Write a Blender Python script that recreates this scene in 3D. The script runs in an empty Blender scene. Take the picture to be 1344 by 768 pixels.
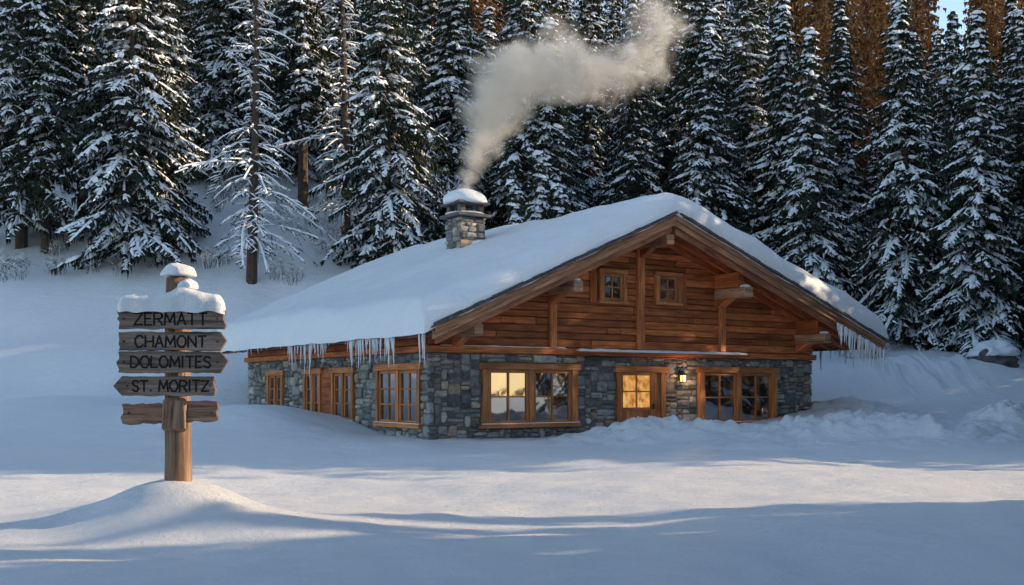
import bpy, bmesh, math, random, time
import numpy as np
from mathutils import Vector, Matrix, noise, Quaternion

random.seed(7)
scene = bpy.context.scene
COL = scene.collection

# ------------------------------------------------------------ helpers
def sstep(a, b, x):
    t = min(1.0, max(0.0, (x - a) / (b - a)))
    return t * t * (3 - 2 * t)

def link(o):
    COL.objects.link(o)
    return o

def empty(name, loc=(0, 0, 0), rotz=0.0):
    e = bpy.data.objects.new(name, None)
    e.location = loc
    e.rotation_euler = (0, 0, rotz)
    e.empty_display_size = 0.5
    return link(e)

class NT:
    def __init__(self, name):
        self.m = bpy.data.materials.new(name)
        self.m.use_nodes = True
        self.t = self.m.node_tree
        self.t.nodes.clear()
        self.out = self.n('ShaderNodeOutputMaterial')
    def n(self, typ, **kw):
        nd = self.t.nodes.new(typ)
        for k, v in kw.items():
            setattr(nd, k, v)
        return nd
    def l(self, a, b):
        self.t.links.new(a, b)
    def math(self, op, a, b=None, clamp=False):
        nd = self.n('ShaderNodeMath', operation=op, use_clamp=clamp)
        for i, v in enumerate((a, b)):
            if v is None: continue
            if isinstance(v, (int, float)): nd.inputs[i].default_value = v
            else: self.l(v, nd.inputs[i])
        return nd.outputs[0]
    def ramp(self, fac, stops):
        r = self.n('ShaderNodeValToRGB')
        while len(r.color_ramp.elements) < len(stops):
            r.color_ramp.elements.new(0.5)
        for e, (p, c) in zip(r.color_ramp.elements, stops):
            e.position = p
            e.color = c if len(c) == 4 else (*c, 1)
        self.l(fac, r.inputs[0])
        return r.outputs[0]
    def mix(self, fac, a, b, blend='MIX'):
        nd = self.n('ShaderNodeMix', data_type='RGBA', blend_type=blend)
        for s, v in ((nd.inputs[0], fac), (nd.inputs[6], a), (nd.inputs[7], b)):
            if isinstance(v, (int, float)): s.default_value = v
            elif isinstance(v, tuple): s.default_value = v if len(v) == 4 else (*v, 1)
            else: self.l(v, s)
        return nd.outputs[2]
    def noise(self, vec, scale, detail=4, rough=0.55, dist=0.0):
        nd = self.n('ShaderNodeTexNoise')
        nd.inputs['Scale'].default_value = scale
        nd.inputs['Detail'].default_value = detail
        nd.inputs['Roughness'].default_value = rough
        nd.inputs['Distortion'].default_value = dist
        if vec is not None: self.l(vec, nd.inputs['Vector'])
        return nd.outputs[0]
    def mapping(self, vec, scale):
        nd = self.n('ShaderNodeMapping')
        nd.inputs['Scale'].default_value = scale
        self.l(vec, nd.inputs['Vector'])
        return nd.outputs[0]
    def bump(self, h, strength, dist, normal=None):
        nd = self.n('ShaderNodeBump')
        nd.inputs['Strength'].default_value = strength
        nd.inputs['Distance'].default_value = dist
        self.l(h, nd.inputs['Height'])
        if normal is not None: self.l(normal, nd.inputs['Normal'])
        return nd.outputs[0]
    def pbsdf(self, color, rough=0.6, normal=None, spec=0.5, **kw):
        p = self.n('ShaderNodeBsdfPrincipled')
        if isinstance(color, tuple): p.inputs['Base Color'].default_value = (*color[:3], 1)
        else: self.l(color, p.inputs['Base Color'])
        if isinstance(rough, (int, float)): p.inputs['Roughness'].default_value = rough
        else: self.l(rough, p.inputs['Roughness'])
        p.inputs['Specular IOR Level'].default_value = spec
        for k, v in kw.items(): p.inputs[k].default_value = v
        if normal is not None: self.l(normal, p.inputs['Normal'])
        self.l(p.outputs[0], self.out.inputs['Surface'])
        return p

# ------------------------------------------------------------ materials
def mat_snow(name, fine=1.0, coarse=1.0):
    t = NT(name)
    co = t.n('ShaderNodeNewGeometry').outputs['Position']
    a = t.noise(t.mapping(co, (1, 1.8, 1)), 1.5, 5, 0.6)
    b = t.noise(co, 10, 5, 0.7)
    c = t.noise(co, 60, 3, 0.8)
    n1 = t.bump(a, 0.6 * coarse, 0.16)
    n2 = t.bump(b, 0.7 * fine, 0.045, n1)
    n3 = t.bump(c, 1.0, 0.014 * fine, n2)
    col = t.mix(t.noise(co, 0.7, 3), (0.86, 0.88, 0.91), (0.92, 0.93, 0.94))
    rr = t.math('ADD', t.math('MULTIPLY', c, -0.9), 0.85)
    t.pbsdf(col, rr, n3, 0.5)
    return t.m
M_SNOW = mat_snow('snow', 1.0, .8)
M_SNOWG = mat_snow('snow_ground', 1.5, 1.0)

def mat_wood(name, c1, c2, c3, grain=1.0, rough=0.65):
    t = NT(name)
    uv = t.n('ShaderNodeUVMap', uv_map='UVMap').outputs[0]
    at = t.n('ShaderNodeAttribute', attribute_name='Col')
    g = t.noise(t.mapping(uv, (1.2, 26, 1)), 1.0, 6, 0.65, 0.6)
    g2 = t.noise(t.mapping(uv, (5, 90, 1)), 1.0, 4, 0.7)
    k = t.noise(t.mapping(uv, (0.9, 3.5, 1)), 1.0, 4)
    base = t.ramp(g, [(0.30, c1), (0.5, c2), (0.72, c3)])
    base = t.mix(0.45, base, t.ramp(g2, [(0.3, (0.25, 0.25, 0.25)), (0.7, (1, 1, 1))]), 'MULTIPLY')
    base = t.mix(0.75, base, t.ramp(k, [(0.32, (0.35, 0.32, 0.32)), (0.60, (1.1, 1.1, 1.1))]), 'MULTIPLY')
    base = t.mix(1.0, base, at.outputs['Color'], 'MULTIPLY')
    h = t.math('ADD', g, t.math('MULTIPLY', g2, 0.5))
    t.pbsdf(base, rough, t.bump(h, 0.8 * grain, 0.015), 0.3)
    return t.m
M_WOOD = mat_wood('red_brown_timber', (0.26, 0.060, 0.020), (0.70, 0.20, 0.062), (0.88, 0.34, 0.125))
M_FRAME = mat_wood('window_timber', (0.34, 0.12, 0.04), (0.68, 0.26, 0.09), (0.86, 0.39, 0.16))
M_BARGE = mat_wood('weathered_fascia', (0.20, 0.09, 0.05), (0.58, 0.30, 0.17), (0.76, 0.46, 0.29))
M_OLD = mat_wood('old_grey_timber', (0.065, 0.048, 0.040), (0.33, 0.25, 0.20), (0.55, 0.44, 0.36), 1.8, 0.8)

def mat_stone():
    t = NT('wall_stone')
    co = t.n('ShaderNodeTexCoord').outputs['Object']
    at = t.n('ShaderNodeAttribute', attribute_name='Col')
    a = t.noise(co, 5, 6, 0.65)
    b = t.noise(co, 30, 5, 0.75)
    c = t.mix(0.9, at.outputs['Color'], t.ramp(a, [(0.3, (0.5, 0.5, 0.5)), (0.52, (1, 1, 1)), (0.72, (1.6, 1.42, 1.22))]), 'MULTIPLY')
    c = t.mix(0.6, c, t.ramp(b, [(0.3, (0.4, 0.4, 0.4)), (0.7, (1.4, 1.4, 1.4))]), 'MULTIPLY')
    n = t.bump(a, 0.9, 0.06)
    n = t.bump(b, 0.9, 0.018, n)
    t.pbsdf(c, 0.8, n, 0.3)
    return t.m
M_STONE = mat_stone()
def mat_simple(name, col, rough=0.7, nscale=8, bump=0.3, var=0.4, **kw):
    t = NT(name)
    co = t.n('ShaderNodeTexCoord').outputs['Object']
    a = t.noise(co, nscale, 5, 0.6)
    d = tuple(c * (1 - var) for c in col); e = tuple(c * (1 + var) for c in col)
    c = t.ramp(a, [(0.3, d), (0.7, e)])
    t.pbsdf(c, rough, t.bump(a, bump, 0.02), 0.4, **kw)
    return t.m
M_MORTAR = mat_simple('mortar', (0.15, 0.14, 0.125), 0.9, 12)
M_SLATE = mat_simple('roof_slate', (0.10, 0.09, 0.09), 0.7, 7)
M_IRON = mat_simple('dark_iron', (0.03, 0.03, 0.03), 0.45, 20)
M_ROCK = mat_simple('boulder_rock', (0.12, 0.115, 0.11), 0.85, 4, 0.8)
M_BARK = mat_simple('bark', (0.075, 0.052, 0.040), 0.9, 5, 0.6, 0.5)
M_LETTER = mat_simple('burnt_letter', (0.012, 0.010, 0.009), 0.85, 30, 0.1)

def mat_needles(name, dark, light):
    t = NT(name)
    co = t.n('ShaderNodeTexCoord').outputs['Object']
    oi = t.n('ShaderNodeObjectInfo').outputs['Random']
    a = t.noise(co, 1.1, 3, 0.6)
    c = t.ramp(a, [(0.3, dark), (0.7, light)])
    c = t.mix(0.6, c, t.ramp(oi, [(0, (0.6, 0.65, 0.7)), (1, (1.25, 1.2, 1.0))]), 'MULTIPLY')
    t.pbsdf(c, 0.75, None, 0.15)
    return t.m
M_NEEDLE = mat_needles('spruce_needles', (0.018, 0.028, 0.022), (0.050, 0.062, 0.038))
M_LARCH = mat_needles('larch_needles', (0.20, 0.095, 0.04), (0.40, 0.21, 0.095))

def mat_treesnow():
    t = NT('branch_snow')
    t.pbsdf((0.86, 0.88, 0.91), 0.8, None, 0.2)
    return t.m
M_TSNOW = mat_treesnow()

def mat_glass(name, painted_glow):
    t = NT(name)
    co = t.n('ShaderNodeTexCoord').outputs['Object']
    a = t.noise(t.mapping(co, (1.3, 1.3, 0.9)), 1.5, 3)
    d = t.n('ShaderNodeBsdfPrincipled')
    d.inputs['Base Color'].default_value = (0.03, 0.026, 0.024, 1)
    d.inputs['Roughness'].default_value = 0.05
    c = t.ramp(a, [(0.50, (0.02, 0.012, 0.006)), (0.68, (0.75, 0.36, 0.12))])  # patchy warm glow painted into the panes, imitating reflected sunlit snow
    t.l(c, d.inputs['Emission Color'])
    d.inputs['Emission Strength'].default_value = painted_glow
    g = t.n('ShaderNodeBsdfGlossy')
    g.inputs['Roughness'].default_value = 0.03
    nz = t.noise(co, 1.2, 1)
    t.l(t.bump(nz, 0.06, 0.1), g.inputs['Normal'])
    m = t.n('ShaderNodeMixShader')
    m.inputs[0].default_value = 0.27
    t.l(d.outputs[0], m.inputs[1]); t.l(g.outputs[0], m.inputs[2])
    t.l(m.outputs[0], t.out.inputs['Surface'])
    return t.m
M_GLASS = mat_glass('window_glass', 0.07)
def mat_lit():
    t = NT('lit_door_glass')
    co = t.n('ShaderNodeTexCoord').outputs['Object']
    a = t.noise(t.mapping(co, (3, 3, 2)), 1.8, 4)
    c = t.ramp(a, [(0.32, (0.35, 0.11, 0.02)), (0.52, (0.85, 0.40, 0.09)), (0.72, (1.0, 0.66, 0.26))])
    p = t.pbsdf((0.05, 0.03, 0.02), 0.08)
    t.l(c, p.inputs['Emission Color']); p.inputs['Emission Strength'].default_value = 0.8
    return t.m
M_LIT = mat_lit()
def mat_lamp():
    t = NT('lantern_glow')
    p = t.pbsdf((0.9, 0.6, 0.3), 0.3)
    p.inputs['Emission Color'].default_value = (1.0, 0.45, 0.12, 1); p.inputs['Emission Strength'].default_value = 4
    return t.m
M_LAMP = mat_lamp()
def mat_ice():
    t = NT('ice')
    p = t.pbsdf((0.95, 0.97, 1.0), 0.12, None, 0.8)
    p.inputs['Transmission Weight'].default_value = 0.25
    p.inputs['IOR'].default_value = 1.31
    return t.m
M_ICE = mat_ice()

# ------------------------------------------------------------ mesh builder
class MB:
    def __init__(self, mats):
        self.v = []; self.f = []; self.m = []; self.c = []; self.uv = []
        self.mats = mats
    def face(self, idx, mi=0, col=(1, 1, 1), uvs=None):
        self.f.append(idx); self.m.append(mi); self.c.append(col)
        self.uv.append(uvs)
    def hexa(self, P, mi=0, col=None, axis=None):
        if col is None:
            k = random.uniform(0.7, 1.15); w = random.uniform(-0.05, 0.05)
            col = (k * (1 + w), k, k * (1 - w))
        b = len(self.v)
        P = [Vector(p) for p in P]
        self.v += [tuple(p) for p in P]
        quads = [(0, 3, 2, 1), (4, 5, 6, 7), (0, 1, 5, 4), (1, 2, 6, 5), (2, 3, 7, 6), (3, 0, 4, 7)]
        d = [(P[4] - P[0]).length, (P[1] - P[0]).length, (P[3] - P[0]).length]
        ax = d.index(max(d))
        A = [(P[4] - P[0]), (P[1] - P[0]), (P[3] - P[0])]
        main = A[ax].normalized() if A[ax].length > 0 else Vector((1, 0, 0))
        ru, rv = random.uniform(0, 50), random.uniform(0, 50)
        for q in quads:
            nrm = (P[q[1]] - P[q[0]]).cross(P[q[2]] - P[q[1]])
            nrm = nrm.normalized() if nrm.length > 1e-9 else Vector((0, 0, 1))
            sec = nrm.cross(main)
            if sec.length < 0.3:
                sec = Vector((0, 0, 1)) if abs(nrm.z) < 0.9 else Vector((1, 0, 0))
                mn = nrm.cross(sec)
                uvs = [(mn.dot(P[i]) * 0.5 + ru, sec.dot(P[i]) * 0.5 + rv) for i in q]
            else:
                sec.normalize()
                uvs = [(main.dot(P[i]) + ru, sec.dot(P[i]) + rv) for i in q]
            self.face(tuple(b + i for i in q), mi, col, uvs)
    def box(self, x0, x1, y0, y1, z0, z1, mi=0, col=None, mp=None):
        P = [(x0, y0, z0), (x0, y1, z0), (x0, y1, z1), (x0, y0, z1), (x1, y0, z0), (x1, y1, z0), (x1, y1, z1), (x1, y0, z1)]
        if mp: P = [mp(*p) for p in P]
        self.hexa(P, mi, col)
    def obj(self, name, parent=None, smooth=False, bevel=0.0, recalc=True):
        me = bpy.data.meshes.new(name)
        me.from_pydata([tuple(v) for v in self.v], [], self.f)
        for m in self.mats: me.materials.append(m)
        me.polygons.foreach_set('material_index', self.m)
        ca = me.color_attributes.new('Col', 'FLOAT_COLOR', 'CORNER')
        cols = []
        for f, c in zip(self.f, self.c): cols += [c[0], c[1], c[2], 1.0] * len(f)
        ca.data.foreach_set('color', cols)
        ul = me.uv_layers.new(name='UVMap')
        us = []
        for f, u in zip(self.f, self.uv):
            if u is None: u = [(0, 0)] * len(f)
            for a in u: us += [a[0], a[1]]
        ul.data.foreach_set('uv', us)
        me.polygons.foreach_set('use_smooth', [smooth] * len(self.f))
        me.update()
        if recalc:
            bm = bmesh.new(); bm.from_mesh(me)
            bmesh.ops.recalc_face_normals(bm, faces=bm.faces)
            bm.to_mesh(me); bm.free()
        o = bpy.data.objects.new(name, me); link(o)
        if parent: o.parent = parent
        if bevel:
            md = o.modifiers.new('b', 'BEVEL'); md.width = bevel; md.segments = 1; md.limit_method = 'ANGLE'
        return o

def blob(name, rx, ry, rz, mat, parent=None, loc=(0, 0, 0), amp=0.12, fr=2.0, seed=0, flat=True, sub=4, smooth=True):
    bm = bmesh.new()
    bmesh.ops.create_icosphere(bm, subdivisions=sub, radius=1)
    off = Vector((seed * 3.1, seed * 1.7, seed))
    for v in bm.verts:
        n = noise.noise(v.co * fr + off) + 0.5 * noise.noise(v.co * fr * 2.3 + off)
        v.co *= 1 + amp * n
        if flat and v.co.z < -0.15: v.co.z = -0.15 + (v.co.z + 0.15) * 0.15
        v.co.x *= rx; v.co.y *= ry; v.co.z *= rz
    me = bpy.data.meshes.new(name); bm.to_mesh(me); bm.free()
    me.polygons.foreach_set('use_smooth', [smooth] * len(me.polygons))
    me.materials.append(mat)
    o = bpy.data.objects.new(name, me); o.location = loc; link(o)
    if parent: o.parent = parent
    return o

# ------------------------------------------------------------ terrain
CX, CY = -2.37, 30.0
UX, UY = 0.834, 0.552
def to_local(x, y):
    dx, dy = x - CX, y - CY
    return dx * UX + dy * UY, -dx * UY + dy * UX
def to_world(s, t):
    return CX + s * UX - t * UY, CY + s * UY + t * UX

LP = ([-300, 0, 24, 30, 42, 50, 60, 80, 110, 140, 200, 400], [0, 0, 0, 0.3, 0.9, 3.6, 9.4, 19, 38, 60, 72, 80])
RP = ([-300, 0, 34, 42, 50, 60, 70, 85, 110, 140, 200, 400], [0, 0, 0.05, 0.9, 2.6, 4.0, 5.6, 10.5, 24, 38, 48, 60])
BX = [-2, 1, 2.5, 3.5, 5.0, 6.3, 7.6, 8.6, 10.0, 11.5, 12.6, 14, 17, 22]
BH = [0, .08, .40, .70, .72, .56, .54, .66, .92, .86, .46, .22, .12, .0]
def nz(x, y, s, k=0.0):
    return noise.noise(Vector((x * s, y * s, k)))
def ground(x, y):
    wl = 1 - sstep(-12, 8, x)
    z = wl * float(np.interp(y, *LP)) + (1 - wl) * float(np.interp(y, *RP))
    hill = sstep(42, 62, y)
    z += hill * (1.1 * nz(x, y, .07, 3) + 0.6 * nz(x, y, .22, 5) + .25 * nz(x, y, .6, 5))
    z += 0.13 * nz(x, y * 1.4, .13, 9) + 0.07 * nz(x, y * 1.6, .42, 2) + 0.022 * nz(x, y, 1.6, 1)
    z += 0.45 * sstep(30, 40, y) * abs(nz(x, y, .16, 19))
    # foreground long swells
    z += 0.14 * math.exp(-((y - 17.5 - 0.12 * x) / 1.6) ** 2) * sstep(-3, 4, x)
    z += 0.18 * math.exp(-((y - 22.0 + 0.1 * x) / 1.8) ** 2) * (1 - sstep(4, 9, x))
    if y < 32: z += (0.055 * abs(nz(x * .6 + y * .2, y * 1.8, .8, 14)) + .018 * nz(x * .8, y * 1.9, 2.3, 4)) * sstep(7, 9, y)
    # sign mound and wind-carved crest running right
    dx, dy = x + 3.95, y - 12.5
    z += 0.38 * math.exp(-(dx * dx / 0.75 + dy * dy / 0.7))
    tt = min(1, max(0, (x + 5.2) / 4.9))
    yc = 12.7 - 1.2 * tt
    d = y - yc
    w = 0.75 if d < 0 else 1.6
    e = sstep(-7.5, -4.6, x) * (1 - sstep(-2.8, .2, x))
    z += 0.20 * e * math.exp(-(d / w) ** 2)
    z += 0.16 * math.exp(-((x + 8) / 3.0) ** 2 - ((y - 15.5) / 1.9) ** 2)
    # smooth mound by the side wall
    z += 0.62 * math.exp(-((x + 8.2) / 2.6) ** 2 - ((y - 33.0) / 2.6) ** 2)
    z += 0.55 * math.exp(-((x + 15.5) / 4.5) ** 2 - ((y - 36.0) / 3.5) ** 2)
    z += 0.9 * math.exp(-((x + 17) / 3.5) ** 2 - ((y - 47.0) / 3.0) ** 2)
    # ploughed bank in front of the gable
    bh = float(np.interp(x, BX, BH))
    if bh > 0:
        yc = 29.6 + 0.16 * (x - 4)
        d = y - yc
        w = 1.5 if d < 0 else 2.2
        g = math.exp(-(d / w) ** 2)
        z += bh * g
        m = g * min(1, bh * 2.4)
        z += m * (0.30 * abs(nz(x, y, 0.9, 4)) + 0.20 * nz(x, y, 1.9, 6) + 0.24 * abs(nz(x, y, 3.0, 8)) + .15 * abs(nz(x, y, 6.0, 8)) - .15)
        g2 = math.exp(-((y - 26.3 - 0.1 * x) / 1.1) ** 2) * sstep(3, 6, x) * (1 - sstep(10, 14, x))
        z += 0.16 * g2 + 0.12 * g2 * nz(x, y, 1.8, 3) + 0.14 * g2 * abs(nz(x, y, 4.2, 3))
    for (mx, my, rx, ry, h) in ((14.6, 31.5, 1.3, 1.6, .75), (16.6, 33.5, 1.8, 1.6, .95), (12.6, 39, 2.2, 2.2, .5), (20, 45, 4, 3, 1.0), (15.5, 46, 3, 3, .7), (12.3, 29.2, 1.6, .9, .35)):
        g = math.exp(-((x - mx) / rx) ** 2 - ((y - my) / ry) ** 2)
        if g > 0.01: z += g * (h + 0.26 * nz(x, y, 1.6, 7) + 0.26 * abs(nz(x, y, 3.5, 2)) + 0.13 * abs(nz(x, y, 7.0, 2)))
    s, t = to_local(x, y)
    if 0.0 < s < 16.0 and 0 < t < 14.8: z = min(z, 0.3)
    return z

def axis_pts(lo, f0, f1, hi, step, g=1.13):
    mid = list(np.arange(f0, f1 + 1e-6, step))
    out = []; s = step; p = f1
    while p < hi:
        s *= g; p += s; out.append(p)
    inn = []; s = step; p = f0
    while p > lo:
        s *= g; p -= s; inn.append(p)
    return inn[::-1] + mid + out
xs = axis_pts(-420, -12, 18, 420, 0.10)
ys = axis_pts(-300, 7, 36, 420, 0.10, 1.08)
verts = [(x, y, ground(x, y)) for y in ys for x in xs]
nx = len(xs); faces = []
for j in range(len(ys) - 1):
    b = j * nx
    faces += [(b + i, b + i + 1, b + i + 1 + nx, b + i + nx) for i in range(nx - 1)]
me = bpy.data.meshes.new('snow_ground'); me.from_pydata(verts, [], faces)
me.polygons.foreach_set('use_smooth', [True] * len(faces)); me.materials.append(M_SNOWG)
link(bpy.data.objects.new('snow_ground', me))

# ------------------------------------------------------------ chalet
ANG = math.atan2(UY, UX)
chalet = empty('alpine_chalet', (CX, CY, 0), ANG)
W, L = 16.0, 14.8
SL, SR, SP = -0.75, 17.9, 7.8
TF, TB = -1.6, 16.0
def zr(s):
    return 3.30 + (s - SL) * 0.4386 if s < SP else 7.05 - (s - SP) * 0.3663
front = lambda a, o, z: (a, -o, z)
side = lambda a, o, z: (-o, a, z)
back = lambda a, o, z: (a, L + o, z)
right = lambda a, o, z: (W + o, a, z)

WINS_F = [(1.78, 5.25, .48, 2.38), (10.35, 14.1, .38, 2.36)]
DOOR = (6.8, 8.85, .0, 2.34)
WINS_S = [(.40, 3.2, .50, 2.36), (4.85, 6.55, .5, 2.32), (7.45, 8.95, .5, 2.32), (10.9, 12.5, .6, 2.30)]
STOP = 2.68
PAL = [(.28, .285, .275), (.34, .345, .33), (.43, .41, .37), (.20, .21, .21), (.43, .35, .26), (.52, .50, .46), (.29, .305, .275), (.31, .32, .33), (.17, .17, .18), (.38, .315, .25), (.14, .145, .155)]
def stone(mb, mp, a0, a1, z0, z1, dep=None):
    g = 0.010
    a0 += g; a1 -= g; z0 += g; z1 -= g
    if a1 - a0 < 0.03 or z1 - z0 < 0.03: return
    d = (0.0 if dep is None else dep) + random.uniform(-0.03, 0.045)
    j = lambda s: random.uniform(-s, s)
    ch = min(0.034, (z1 - z0) * .22)
    c = random.choice(PAL); k = random.uniform(.65, 1.25)
    c = tuple(q * k for q in c)
    b = len(mb.v)
    ca, cz = (a0 + a1) / 2, (z0 + z1) / 2
    hw_, hh_ = (a1 - a0) / 2, (z1 - z0) / 2
    pts = []
    for (ux, uz) in ((-1, -1), (0, -1), (1, -1), (1, 0), (1, 1), (0, 1), (-1, 1), (-1, 0)):
        corner = abs(ux) + abs(uz) == 2
        cut = random.uniform(0, .04) if corner else 0
        pts.append((ca + ux * (hw_ - cut) + j(.014), cz + uz * (hh_ - cut * .7) + j(.011), ux, uz))
    for a, z, ux, uz in pts: mb.v.append(mp(a, -0.08, z))
    for a, z, ux, uz in pts: mb.v.append(mp(a, d - 0.022, z))
    for a, z, ux, uz in pts: mb.v.append(mp(a - ux * ch * random.uniform(.6, 1.6), d + j(.012) + 0.008, z - uz * ch * random.uniform(.6, 1.5)))
    mb.v.append(mp(ca + j(.03), d + random.uniform(.01, .035), cz + j(.01)))
    for r in (0, 8):
        for i in range(8):
            k2 = (i + 1) % 8
            mb.face((b + r + i, b + r + k2, b + r + 8 + k2, b + r + 8 + i), 0, c)
    for i in range(8):
        mb.face((b + 16 + i, b + 16 + (i + 1) % 8, b + 24), 0, c)
    mb.face(tuple(b + 7 - i for i in range(8)), 0, c)
def stonewall(mb, mp, A0, A1, Z0, Z1, openings, wmin=.22, wmax=.78):
    cw, chh = .11, .067
    NA = max(1, int(round((A1 - A0) / cw))); cw = (A1 - A0) / NA
    NZ = max(1, int(round((Z1 - Z0) / chh))); chh = (Z1 - Z0) / NZ
    used = np.zeros((NA, NZ), bool)
    for (o0, o1, oz0, oz1) in openings:
        i0 = int(round((o0 - A0) / cw)); i1 = int(round((o1 - A0) / cw)); j0 = int(round((oz0 - Z0) / chh)); j1 = int(round((oz1 - Z0) / chh))
        used[max(0, i0):i1, max(0, j0):max(0, j1)] = True
    for jz in range(NZ):
        for ia in range(NA):
            if used[ia, jz]: continue
            h = random.choice([1, 2, 2, 2, 3, 3, 4, 5]); w = max(2, int(random.uniform(wmin, wmax) / cw * (.75 + .12 * h)))
            if random.random() < .12: w = 2
            h = min(h, NZ - jz)
            wi = 0
            while wi < w and ia + wi < NA and not used[ia + wi, jz]: wi += 1
            if ia + wi < NA and wi == w and not used[ia + wi, jz] and (ia + wi + 1 >= NA or used[ia + wi + 1, jz]): wi += 1
            hi = 1
            while hi < h and not used[ia:ia + wi, jz + hi].any(): hi += 1
            used[ia:ia + wi, jz:jz + hi] = True
            stone(mb, mp, A0 + ia * cw, A0 + (ia + wi) * cw, Z0 + jz * chh, Z0 + (jz + hi) * chh)
sm = MB([M_STONE])
op_f = [(a, b, c, d) for a, b, c, d in WINS_F] + [(DOOR[0], DOOR[1], -1, DOOR[3])]
stonewall(sm, front, -0.02, W + .02, -0.35, STOP, op_f)
op_s = list(WINS_S[:1]) + [(4.85, 8.95, .3, 2.32)] + [WINS_S[3]]
stonewall(sm, side, 0.0, L, -0.35, STOP, op_s)
stonewall(sm, right, 0.0, L, -0.35, STOP, [], .4, 1.2)
stonewall(sm, back, 0.0, W, -0.35, STOP, [], .4, 1.2)
sm.obj('stone_wall', chalet)
core = MB([M_MORTAR])
core.box(.04, W - .04, .04, L - .04, -.5, STOP + .0, col=(1, 1, 1))
core.box(.09, W - .09, .09, L - .09, STOP + .01, 3.35, col=(1, 1, 1))
core.obj('wall_core', chalet)

# upper timber gable (log courses)
wd = MB([M_WOOD])
def gable(mp_y0, mp_y1):
    z = 2.90
    while z < 6.75:
        h = random.uniform(.17, .27)
        z1 = z + h - 0.012
        def sl(zz): return max(0.0, (zz + .16 - 3.30) / .4386 + SL)
        def sr(zz): return min(W, SP + (7.05 - .16 - zz) / .3663)
        if sl(z1) >= sr(z1) - .1: break
        cuts = [None] + sorted(random.uniform(1, 15) for _ in range(3)) + [None]
        pts0 = [sl(z)] + [c for c in cuts[1:-1] if sl(z1) + .3 < c < sr(z1) - .3] + [sr(z)]
        pts1 = [sl(z1)] + pts0[1:-1] + [sr(z1)]
        for i in range(len(pts0) - 1):
            a0, a1, b0, b1 = pts0[i], pts0[i + 1], pts1[i], pts1[i + 1]
            g = .004
            d = random.uniform(-.018, .018)
            P = [(a0 + g, mp_y0 + d, z), (a0 + g, mp_y1, z), (b0 + g, mp_y1, z1), (b0 + g, mp_y0 + d, z1),
                 (a1 - g, mp_y0 + d, z), (a1 - g, mp_y1, z), (b1 - g, mp_y1, z1), (b1 - g, mp_y0 + d, z1)]
            k = random.uniform(.5, 1.25)
            wd.hexa(P, 0, (k * random.uniform(.95, 1.05), k, k * random.uniform(.9, 1.1)))
        z += h
gable(-.05, .10)
gable(L + .05, L - .10)
for (x0, x1) in ((-.04, .08), (W - .08, W + .04)):
    z = STOP + .2
    while z < 3.5:
        wd.box(x0, x1, .1, L - .1, z, z + .22); z += .235
wd.obj('timber_wall', chalet, bevel=.022)
bk = MB([M_MORTAR])
for y0 in (.11, L - .2):
    for s0, s1 in ((.1, SP), (SP, W - .1)):
        P = [(s0, y0, 2.7), (s0, y0 + .08, 2.7), (s0, y0 + .08, zr(s0) - .2), (s0, y0, zr(s0) - .2),
             (s1, y0, 2.7), (s1, y0 + .08, 2.7), (s1, y0 + .08, zr(s1) - .2), (s1, y0, zr(s1) - .2)]
        bk.hexa(P, 0, (.3, .25, .2))
bk.obj('gable_backing', chalet)

# beams, posts, purlins
bmb = MB([M_WOOD, M_BARGE])
bmb.box(-.12, W + .12, -.13, .1, STOP + .005, STOP + .20)
bmb.box(-.13, .1, .12, L + .1, STOP + .007, STOP + .19)
bmb.box(W - .1, W + .13, .12, L + .1, STOP + .007, STOP + .19)
for a, z1, w in ((7.74, 6.45, .15), (4.26, 4.46, .13), (11.37, 4.62, .13)):
    bmb.box(a - w, a + w, -.17, -.035, STOP + .21, z1, 0, (1.1, 1.25, 1.35))
for s_, zc, w, y in ((4.26, 4.66, .17, -1.42), (11.25, 4.84, .21, -1.45), (.85, 3.28, .15, -1.35), (15.2, 3.42, .17, -1.4), (7.78, 6.3, .16, -1.5)):
    bmb.box(s_ - w, s_ + w, y, .1, zc - .17, zc + .17, 1)
    zt = min(zr(s_ - w), zr(s_ + w)) - .19
    if zt - zc - .18 > .08: bmb.box(s_ - w * .8, s_ + w * .8, y + .35, .1, zc + .175, zt)
    bmb.hexa([(s_ - w * .8, -.2, zc - .45), (s_ + w * .8, -.2, zc - .45), (s_ + w * .8, .05, zc - .45), (s_ - w * .8, .05, zc - .45),
              (s_ - w * .8, -.75, zc - .173), (s_ + w * .8, -.75, zc - .173), (s_ + w * .8, .05, zc - .173), (s_ - w * .8, .05, zc - .173)])
bmb.box(5.0, 12.4, -.42, -.132, STOP + .06, STOP + .12)
bmb.obj('beam_frame', chalet, bevel=.02)

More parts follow.
